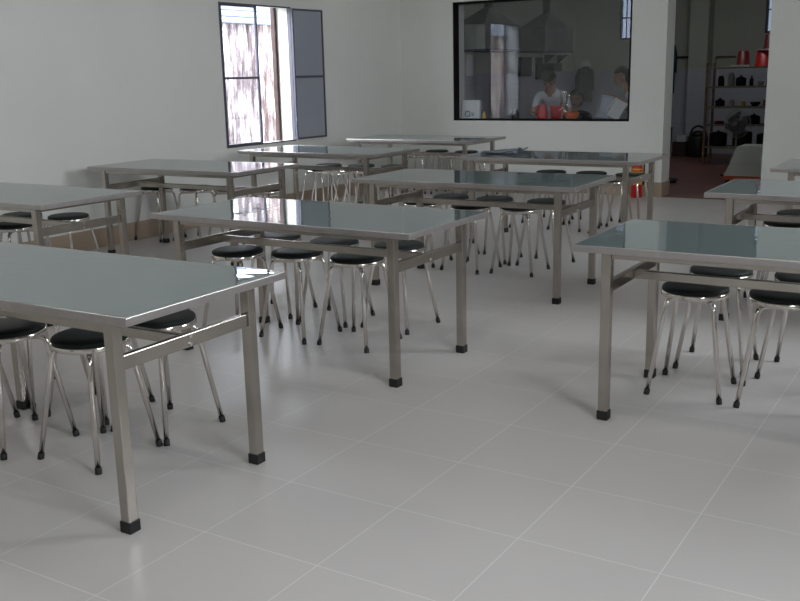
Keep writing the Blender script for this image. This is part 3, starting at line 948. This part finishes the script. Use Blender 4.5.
# person bending over the work table in a pale shirt
p1 = pose(pelvis=(0, 0.28, 0.76), waist=(0, 0.22, 0.90), chest=(0, 0.08, 1.05), collar=(0, -0.03, 1.15), neck=(0, -0.09, 1.215), head=(0, -0.16, 1.33),
          shL=(0.18, 0.00, 1.12), elL=(0.25, -0.01, 0.86), wrL=(0.17, -0.14, 0.87), shR=(-0.18, 0.00, 1.12), elR=(-0.25, 0.0, 0.88), wrR=(-0.16, -0.17, 0.88),
          hipL=(0.095, 0.28, 0.74), knL=(0.11, 0.20, 0.42), anL=(0.12, 0.20, 0.08), toeL=(0.13, 0.07, 0.03),
          hipR=(-0.095, 0.28, 0.74), knR=(-0.11, 0.20, 0.42), anR=(-0.12, 0.20, 0.08), toeR=(-0.13, 0.07, 0.03))
person('person in a pale blue shirt bending head down over the work table', (-3.02, 10.42, 0), math.radians(8), p1, M['white_shirt'], M['navy'], 0.09, (math.radians(60), 0.15))
# person sitting low, dark clothes
p2 = pose(pelvis=(0, 0.05, 0.32), waist=(0, 0.03, 0.46), chest=(0, -0.01, 0.68), collar=(0, -0.03, 0.84), neck=(0, -0.04, 0.925), head=(0, -0.06, 1.045),
          shL=(0.175, -0.02, 0.82), elL=(0.21, -0.16, 0.60), wrL=(0.10, -0.34, 0.66), shR=(-0.175, -0.02, 0.82), elR=(-0.21, -0.16, 0.60), wrR=(-0.10, -0.34, 0.66),
          hipL=(0.095, 0.02, 0.29), knL=(0.16, -0.32, 0.44), anL=(0.14, -0.18, 0.08), toeL=(0.14, -0.31, 0.03), hipR=(-0.095, 0.02, 0.29), knR=(-0.16, -0.32, 0.44), anR=(-0.14, -0.18, 0.08), toeR=(-0.14, -0.31, 0.03))
person('person in dark navy clothes crouching low behind the red vessels', (-3.045, 11.36, 0), math.radians(14), p2, M['navy'], M['navy'], 0.0, (math.radians(8), -0.2))
lathe_thing('low_stool', [(0, 0), (0.13, 0), (0.12, 0.02), (0.11, 0.17), (0.13, 0.19), (0.13, 0.21), (0, 0.21)], M['darkred'], (-3.06, 11.44, 0), 'low plastic stool under the person in dark navy clothes', 'stool')
# person at the right edge, arm stretched out to the left
p3 = pose(head=(-0.02, -0.19, 1.335), neck=(0, -0.12, 1.205), collar=(0, -0.07, 1.11), chest=(0, 0.0, 0.95), waist=(0, 0.03, 0.74), pelvis=(0, 0.05, 0.57),
          shL=(0.175, -0.06, 1.085), elL=(0.23, -0.06, 1.00), wrL=(0.16, -0.28, 1.095), shR=(-0.175, -0.06, 1.085), elR=(-0.20, -0.04, 0.90), wrR=(-0.06, -0.24, 1.00),
          hipL=(0.095, 0.02, 0.54), hipR=(-0.095, 0.02, 0.54), knL=(0.14, -0.34, 0.62), anL=(0.14, -0.36, 0.16), toeL=(0.14, -0.50, 0.11), knR=(-0.13, -0.40, 0.54), anR=(-0.13, -0.36, 0.08))
person('person in a pale shirt at right edge of serving window, arm stretched left', (-1.88, 10.44, 0), math.radians(-72), p3, M['white_shirt'], M['olive'], 0.0, (math.radians(14), 0.1))

# ------------------------------------------------------------------ kitchen seen through the doorway
su = thing('shelving_unit', 'rusty open shelving rack crowded with kitchenware behind the doorway', 'shelf rack', (0, 0, 0))
SXa, SXb, SYa, SYb = -1.76, -0.42, 13.30, 13.72
SZ = [0.27, 0.60, 0.86, 1.155, 1.43]
for x in (SXa, SXb):
    for y in (SYa, SYb):
        bm = NB(); add_box(bm, (x - 0.016, y - 0.016, 0), (x + 0.016, y + 0.016, 1.50 if x == SXa else 1.46)); obj('post', bm, M['rust'], su)
for z in SZ:
    bm = NB(); add_box(bm, (SXa + 0.016, SYa - 0.012, z - 0.022), (SXb - 0.016, SYb + 0.012, z), 0.002); obj('shelf', bm, M['shelfboard'], su)

bucket_inv = lambda r0, r1, h: [(0, h), (r1 - 0.01, h), (r1, h - 0.008), (r0 - 0.008, 0.02), (r0 + 0.006, 0.016), (r0 + 0.006, 0.0), (r0 - 0.012, 0.0), (r1 - 0.012, h - 0.02), (0, h - 0.02)]
bm = NB(); add_box(bm, (-0.13, -0.12, 0), (0.13, 0.12, 0.012), 0.004); add_box(bm, (-0.14, -0.13, 0.010), (0.14, -0.12, 0.026)); add_box(bm, (-0.14, 0.12, 0.010), (0.14, 0.13, 0.026))
tag(obj('tray', bm, M['palegrey'], None, (-1.30, 13.45, 1.4315)), 'pale tray on the rack top under the dark red bucket', 'tray')
lathe_thing('bucket', bucket_inv(0.105, 0.075, 0.215), M['darkred'], (-1.285, 13.45, 1.446), 'dark red bucket upside down on the rack top, left of the basin', 'bucket')
lathe_thing('basin', bucket_inv(0.140, 0.115, 0.225), M['red'], (-0.985, 13.47, 1.4315), 'bright red basin upside down on the rack top', 'basin')
bm = NB(); add_lathe(bm, [(0, 0), (0.15, 0), (0.16, 0.014), (0.15, 0.014), (0, 0.006)], 28)
tag(obj('lid', bm, M['whitep'], None, (-0.955, 13.47, 1.659)), 'pale round lid lying on the bright red basin', 'lid')
lathe_thing('bucket', bucket_inv(0.095, 0.068, 0.205), M['darkred'], (-0.925, 13.47, 1.674), 'dark maroon bucket stacked topmost above the red basin', 'bucket')

pot = lambda r, h: [(0, 0), (r * 0.92, 0), (r, 0.012), (r, h), (r * 1.07, h + 0.004), (r * 0.95, h + 0.010), (r * 0.5, h + 0.03), (0.014, h + 0.035), (0.014, h + 0.055), (0, h + 0.055)]
jar = lambda r, h: [(0, 0), (r, 0), (r, h * 0.75), (r * 0.7, h * 0.85), (r * 0.75, h * 0.87), (r * 0.75, h), (0, h)]
bot = lambda r, h: [(0, 0), (r, 0), (r, h * 0.6), (r * 0.35, h * 0.78), (r * 0.35, h * 0.96), (0, h)]
bwl = lambda r, h: [(0, 0), (r * 0.5, 0), (r * 0.85, h * 0.5), (r, h), (r * 0.94, h), (r * 0.78, h * 0.5), (r * 0.4, h * 0.12), (0, h * 0.1)]
tin = lambda r, h: [(0, 0), (r, 0), (r * 1.02, 0.006), (r * 0.99, 0.012), (r * 0.99, h - 0.012), (r * 1.02, h - 0.006), (r, h), (0, h)]
tiers = {3: 'second shelf of the rack', 2: 'third shelf of the rack', 1: 'fourth shelf of the rack', 0: 'lowest shelf of the rack'}
items = {
    3: [('jar', 'brown jar', jar(0.045, 0.15), 'brown'), ('jar', 'grey jar', jar(0.045, 0.19), 'palegrey'), ('cooking_pot', 'dark lidded pot', pot(0.075, 0.10), 'dark'), ('bottle', 'dark bottle', bot(0.03, 0.15), 'darkp'), ('cup', 'pale cup', bwl(0.045, 0.06), 'palegrey'), ('tin', 'red tin', tin(0.080, 0.105), 'red'), ('bowl', 'steel bowl', bwl(0.065, 0.06), 'steel'), ('bottle', 'dark bottle', bot(0.035, 0.22), 'darkp')],
    2: [('cooking_pot', 'dark lidded pot', pot(0.07, 0.07), 'dark'), ('cup', 'pale cup', tin(0.035, 0.09), 'palegrey'), ('cup', 'yellow cup', tin(0.035, 0.07), 'yellow'), ('bowl', 'dark bowl', bwl(0.08, 0.06), 'dark'), ('tin', 'orange tin', tin(0.050, 0.09), 'orange'), ('jar', 'pale jar', jar(0.065, 0.14), 'palegrey'), ('cup', 'white cup', tin(0.035, 0.17), 'whitep')],
    1: [('tin', 'dark red tin', tin(0.07, 0.04), 'darkred'), ('cup', 'white cup', tin(0.032, 0.05), 'whitep'), ('cooking_pot', 'dark lidded pot', pot(0.09, 0.10), 'dark'), ('cooking_pot', 'black lidded pot', pot(0.095, 0.10), 'darkp'), ('cooking_pot', 'dark lidded pot', pot(0.085, 0.11), 'dark')],
    0: [('cooking_pot', 'large dark lidded pot', pot(0.13, 0.18), 'dark'), ('cooking_pot', 'large black lidded pot', pot(0.14, 0.20), 'darkp'), ('cooking_pot', 'large dark lidded pot', pot(0.13, 0.17), 'dark'), ('cooking_pot', 'large black lidded pot', pot(0.13, 0.22), 'darkp')],
}
ords = ['first', 'second', 'third', 'fourth', 'fifth', 'sixth', 'seventh', 'eighth']
for tr, its in items.items():
    n = len(its)
    for i, (nm, lab, prof, mm) in enumerate(its):
        x = SXa + 0.16 + (SXb - SXa - 0.30) * (i / (n - 1)) * (0.97 if tr else 1.0)
        lathe_thing(nm, prof, M[mm], (x, SYa + 0.20 + 0.03 * (i % 2), SZ[tr] + 0.0015), '%s, %s from left on the %s' % (lab, ords[i], tiers[tr]), nm.replace('_', ' '), 'kitchenware on the rack')

# pedestal fan
fn = thing('pedestal_fan', 'grey pedestal fan standing inside the kitchen doorway, turned left', 'fan', (-0.965, 11.85, 0))
bm = NB(); add_lathe(bm, [(0, 0), (0.18, 0), (0.18, 0.015), (0.05, 0.04), (0.025, 0.06), (0, 0.06)], 28); obj('base', bm, M['darkp'], fn)
bm = NB(); add_tube(bm, [(0, 0, 0.05), (0, 0, 0.60)], 0.014, 12); obj('pole', bm, M['wire'], fn)
hr = Matrix.Translation((0, 0, 0.69)) @ Matrix.Rotation(math.radians(-16), 4, 'Z') @ Matrix.Rotation(math.radians(-8), 4, 'X')
bm = NB(); add_tube(bm, [(0, 0.06, 0), (0, 0.16, 0), (0, 0.19, 0)], [0.05, 0.055, 0.03], 16); add_tube(bm, [(0, 0.08, -0.03), (0, 0.06, -0.09)], 0.02, 10)
bmesh.ops.transform(bm, matrix=hr, verts=bm.verts); obj('motor', bm, M['darkp'], fn)
bm = NB()
for r_, y_ in ((0.185, 0.0), (0.183, 0.03), (0.12, -0.035), (0.06, -0.048)):
    add_tube(bm, [(r_ * math.cos(a), y_, r_ * math.sin(a)) for a in [2 * PI * k / 40 for k in range(40)]], 0.0035, 6, closed=True)
for k in range(40):
    a = 2 * PI * k / 40
    c, s = math.cos(a), math.sin(a)
    add_tube(bm, [(0.03 * c, -0.05, 0.03 * s), (0.12 * c, -0.037, 0.12 * s), (0.172 * c, -0.015, 0.172 * s), (0.185 * c, 0.0, 0.185 * s), (0.17 * c, 0.045, 0.17 * s), (0.06 * c, 0.07, 0.06 * s)], 0.0014, 4)
add_tube(bm, [(0, -0.054, 0), (0, -0.046, 0)], 0.034, 16)
bmesh.ops.transform(bm, matrix=hr, verts=bm.verts); obj('guard', bm, M['wire'], fn)
for k in range(3):
    bm = NB()
    a0 = k * 2 * PI / 3
    A, B = [], []
    for i in range(9):
        t = i / 8
        r_ = 0.035 + 0.135 * t
        wdt = 0.70 + 0.28 * math.sin(t * PI)
        for lst, sg in ((A, -1), (B, 1)):
            a = a0 + sg * wdt
            lst.append(bm.verts.new((r_ * math.cos(a), sg * 0.022 + 0.005, r_ * math.sin(a))))
    for i in range(8):
        bm.faces.new((A[i], A[i + 1], B[i + 1], B[i]))
    bmesh.ops.transform(bm, matrix=hr, verts=bm.verts)
    bl = obj('blade', bm, M['fan_grey'], fn)
    sm = bl.modifiers.new('thickness', 'SOLIDIFY'); sm.thickness = 0.003
bm = NB(); add_tube(bm, [(0, -0.03, 0), (0, 0.07, 0)], 0.030, 14); bmesh.ops.transform(bm, matrix=hr, verts=bm.verts); obj('hub', bm, M['fan_grey'], fn)

# pale insulated box on an orange bench, just inside the door
bn = thing('low_bench', 'low orange bench just inside the doorway carrying the pale box', 'bench', (-0.49, 11.0, 0))
bm = NB(); add_box(bm, (-0.37, -0.22, 0.055), (0.37, 0.22, 0.105), 0.006); obj('seat', bm, M['orange'], bn)
for x in (-0.32, 0.32):
    for y in (-0.18, 0.18):
        bm = NB(); add_box(bm, (x - 0.025, y - 0.025, 0), (x + 0.025, y + 0.025, 0.055)); obj('leg', bm, M['brown'], bn)
ck = thing('insulated_box', 'pale grey insulated box with sloping lid on the orange bench', 'box', (-0.49, 11.0, 0.105))
bm = NB(); add_prism(bm, [(-0.37, 0.0), (-0.37, 0.030), (-0.345, 0.035), (-0.305, 0.150), (0.305, 0.150), (0.345, 0.035), (0.37, 0.030), (0.37, 0.0)], 'Y', -0.20, 0.20)
bmesh.ops.bevel(bm, geom=list(bm.edges), offset=0.008, segments=2, affect='EDGES'); obj('body', bm, M['palegrey'], ck)
bm = NB(); add_prism(bm, [(-0.312, 0.150), (-0.305, 0.165), (-0.235, 0.352), (-0.215, 0.372), (0.215, 0.372), (0.235, 0.352), (0.305, 0.165), (0.312, 0.150)], 'Y', -0.19, 0.19)
bmesh.ops.bevel(bm, geom=list(bm.edges), offset=0.010, segments=2, affect='EDGES'); obj('lid', bm, M['palegrey'], ck)

# black bin, carton, upright stick, pan, coat and rail
bb = thing('waste_bin', 'black bin with arched handle against the kitchen back wall', 'bin', (-2.195, 14.62, 0))
bm = NB(); add_lathe(bm, [(0, 0), (0.145, 0), (0.155, 0.02), (0.165, 0.30), (0.15, 0.345), (0.14, 0.345), (0.14, 0.03), (0, 0.02)], 28); obj('body', bm, M['darkp'], bb)
bm = NB(); add_tube(bm, [(0.13 * math.cos(a), 0, 0.33 + 0.17 * math.sin(a)) for a in [PI * k / 16 for k in range(17)]], 0.016, 8); obj('handle', bm, M['darkp'], bb)
bm = NB(); add_lathe(bm, [(0, 0), (0.135, 0), (0.12, 0.06), (0.05, 0.09), (0, 0.09)], 24); o = obj('bag', bm, M['dark'], bb); o.location = (0, 0, 0.335)
cb = thing('carton', 'small brown carton left of the black bin, holding a white pack', 'carton', (-2.49, 14.66, 0))
bm = NB(); add_box(bm, (-0.11, -0.10, 0), (0.11, 0.10, 0.24), 0.004); obj('box_body', bm, M['brown'], cb)
bm = NB(); add_box(bm, (-0.05, -0.07, 0), (0.10, 0.07, 0.10), 0.006)
tag(obj('paper_pack', bm, M['palegrey'], None, (-2.49, 14.66, 0.2415)), 'pale pack lying on the small carton beside the black bin', 'pack')
bm = NB(); add_tube(bm, [(0, 0, 0), (0.005, 0.03, 0.45)], 0.025, 10)
tag(obj('dark_post', bm, M['darkp'], None, (-2.80, 15.10, 0)), 'short dark post leaning on kitchen wall below the blue coat', 'post')
fp = thing('frying_pan', 'black pan lying on the red kitchen floor beside the door jamb', 'pan', (-1.56, 10.76, 0))
bm = NB(); add_lathe(bm, [(0, 0), (0.11, 0), (0.145, 0.045), (0.138, 0.045), (0.105, 0.008), (0, 0.008)], 28); obj('pan_body', bm, M['darkp'], fp)
bm = NB(); add_tube(bm, [(-0.13, 0.02, 0.035), (-0.30, 0.08, 0.05)], 0.012, 8); obj('handle', bm, M['darkp'], fp)
rl = thing('coat_rail', 'brown clothes rail with hooks on the kitchen back wall', 'rail', (-2.70, YK, 1.61))
bm = NB(); add_box(bm, (-0.12, -0.03, -0.018), (0.19, 0.0, 0.018), 0.003); obj('board', bm, M['brown'], rl)
for k in range(3):
    bm = NB(); x = -0.06 + 0.10 * k
    add_tube(bm, [(x, -0.02, 0), (x, -0.07, -0.005), (x, -0.085, 0.025)], 0.007, 8); obj('hook', bm, M['dark'], rl)
bc = thing('hanging_coat', 'blue work coat hanging from the brown rail beside the doorway', 'coat', (-2.90, YK - 0.10, 1.86))
bm = NB(); garment(bm, 0.17, 0.20, 0.84, 0.14, 4, ph=1.0); obj('coat_body', bm, M['blue_cloth'], bc)
bm = NB(); add_tube(bm, [(0.07, -0.01, -0.06), (0.105, -0.02, -0.2), (0.11, -0.02, -0.5)], [0.04, 0.04, 0.035], 12); obj('sleeve', bm, M['blue_cloth'], bc)
bm = NB(); add_box(bm, (-0.16, -0.02, -0.015), (0.17, 0.0, 0.015), 0.003)
add_tube(bm, [(-0.155, -0.02, 0.0), (-0.155, -0.02, -0.25)], 0.006, 6)
tag(obj('towel_bar', bm, M['rust'], None, (-1.98, YK, 1.60)), 'thin rusty bar on the kitchen wall just above the rack', 'bar')

# ------------------------------------------------------------------ light
wd = bpy.data.worlds.new('sky')
S.world = wd
wd.use_nodes = True
bg = wd.node_tree.nodes['Background']
bg.inputs[0].default_value = (0.90, 0.95, 1.0, 1)
bg.inputs[1].default_value = 26.0

def area_light(name, loc, rot, sx, sy, power, col=(1, 1, 1), portal=False):
    d = bpy.data.lights.new(name, 'AREA')
    d.shape = 'RECTANGLE'
    d.size, d.size_y = sx, sy
    d.energy = power
    d.color = col
    if portal:
        d.cycles.is_portal = True
    o = bpy.data.objects.new(name, d)
    C.objects.link(o)
    o.location = loc
    o.rotation_euler = rot
    return o
H = PI / 2
area_light('window_portal', (XL - WT - 0.01, (WY0 + WY1) / 2, (WZ0 + WZ1) / 2), (0, -H, 0), WZ1 - WZ0, WY1 - WY0, 1, portal=True)
for a, b in RW:
    area_light('window_portal', (XR + WT + 0.01, (a + b) / 2, 2.15), (0, H, 0), 1.3, b - a, 1, portal=True)
for a, b, z0, z1 in KW:
    area_light('kitchen_portal', ((a + b) / 2, YK + 0.18, (z0 + z1) / 2), (-H, 0, 0), b - a, z1 - z0, 1, portal=True)

for x in (-3.0, 0.8):
    for y, p in ((-2.0, 19), (1.4, 12), (4.8, 5), (8.0, 6)):
        area_light('overhead_fill_light', (x, y, ZC - 0.08), (0, 0, 0), 1.2, 0.15, p, (1.0, 0.99, 0.97))  # unseen overhead fill, added for soft light from above; no lamp bodies
area_light('kitchen_fill_light', (-1.5, 12.4, ZC - 0.08), (0, 0, 0), 1.2, 0.15, 13, (0.95, 1.0, 0.98))  # unseen fill added to lift the dark kitchen

# ------------------------------------------------------------------ camera
cd = bpy.data.cameras.new('camera')
cam = bpy.data.objects.new('camera', cd)
C.objects.link(cam)
r, u, fwd = (0.851803, 0.523403, -0.02191), (-0.100946, 0.205035, 0.973535), (-0.514044, 0.827049, -0.227485)
cam.matrix_world = Matrix(((r[0], u[0], -fwd[0], 2.0664), (r[1], u[1], -fwd[1], -1.6468), (r[2], u[2], -fwd[2], 1.424), (0, 0, 0, 1)))
cd.sensor_fit = 'HORIZONTAL'
cd.sensor_width = 36.0
cd.lens = 965.27 * 36.0 / 800.0
cd.clip_start = 0.05
cd.clip_end = 200
S.camera = cam
S.view_settings.view_transform = 'Standard'
S.view_settings.look = 'None'
S.view_settings.exposure = -0.20
S.view_settings.gamma = 1.0
S.view_settings.use_curve_mapping = False
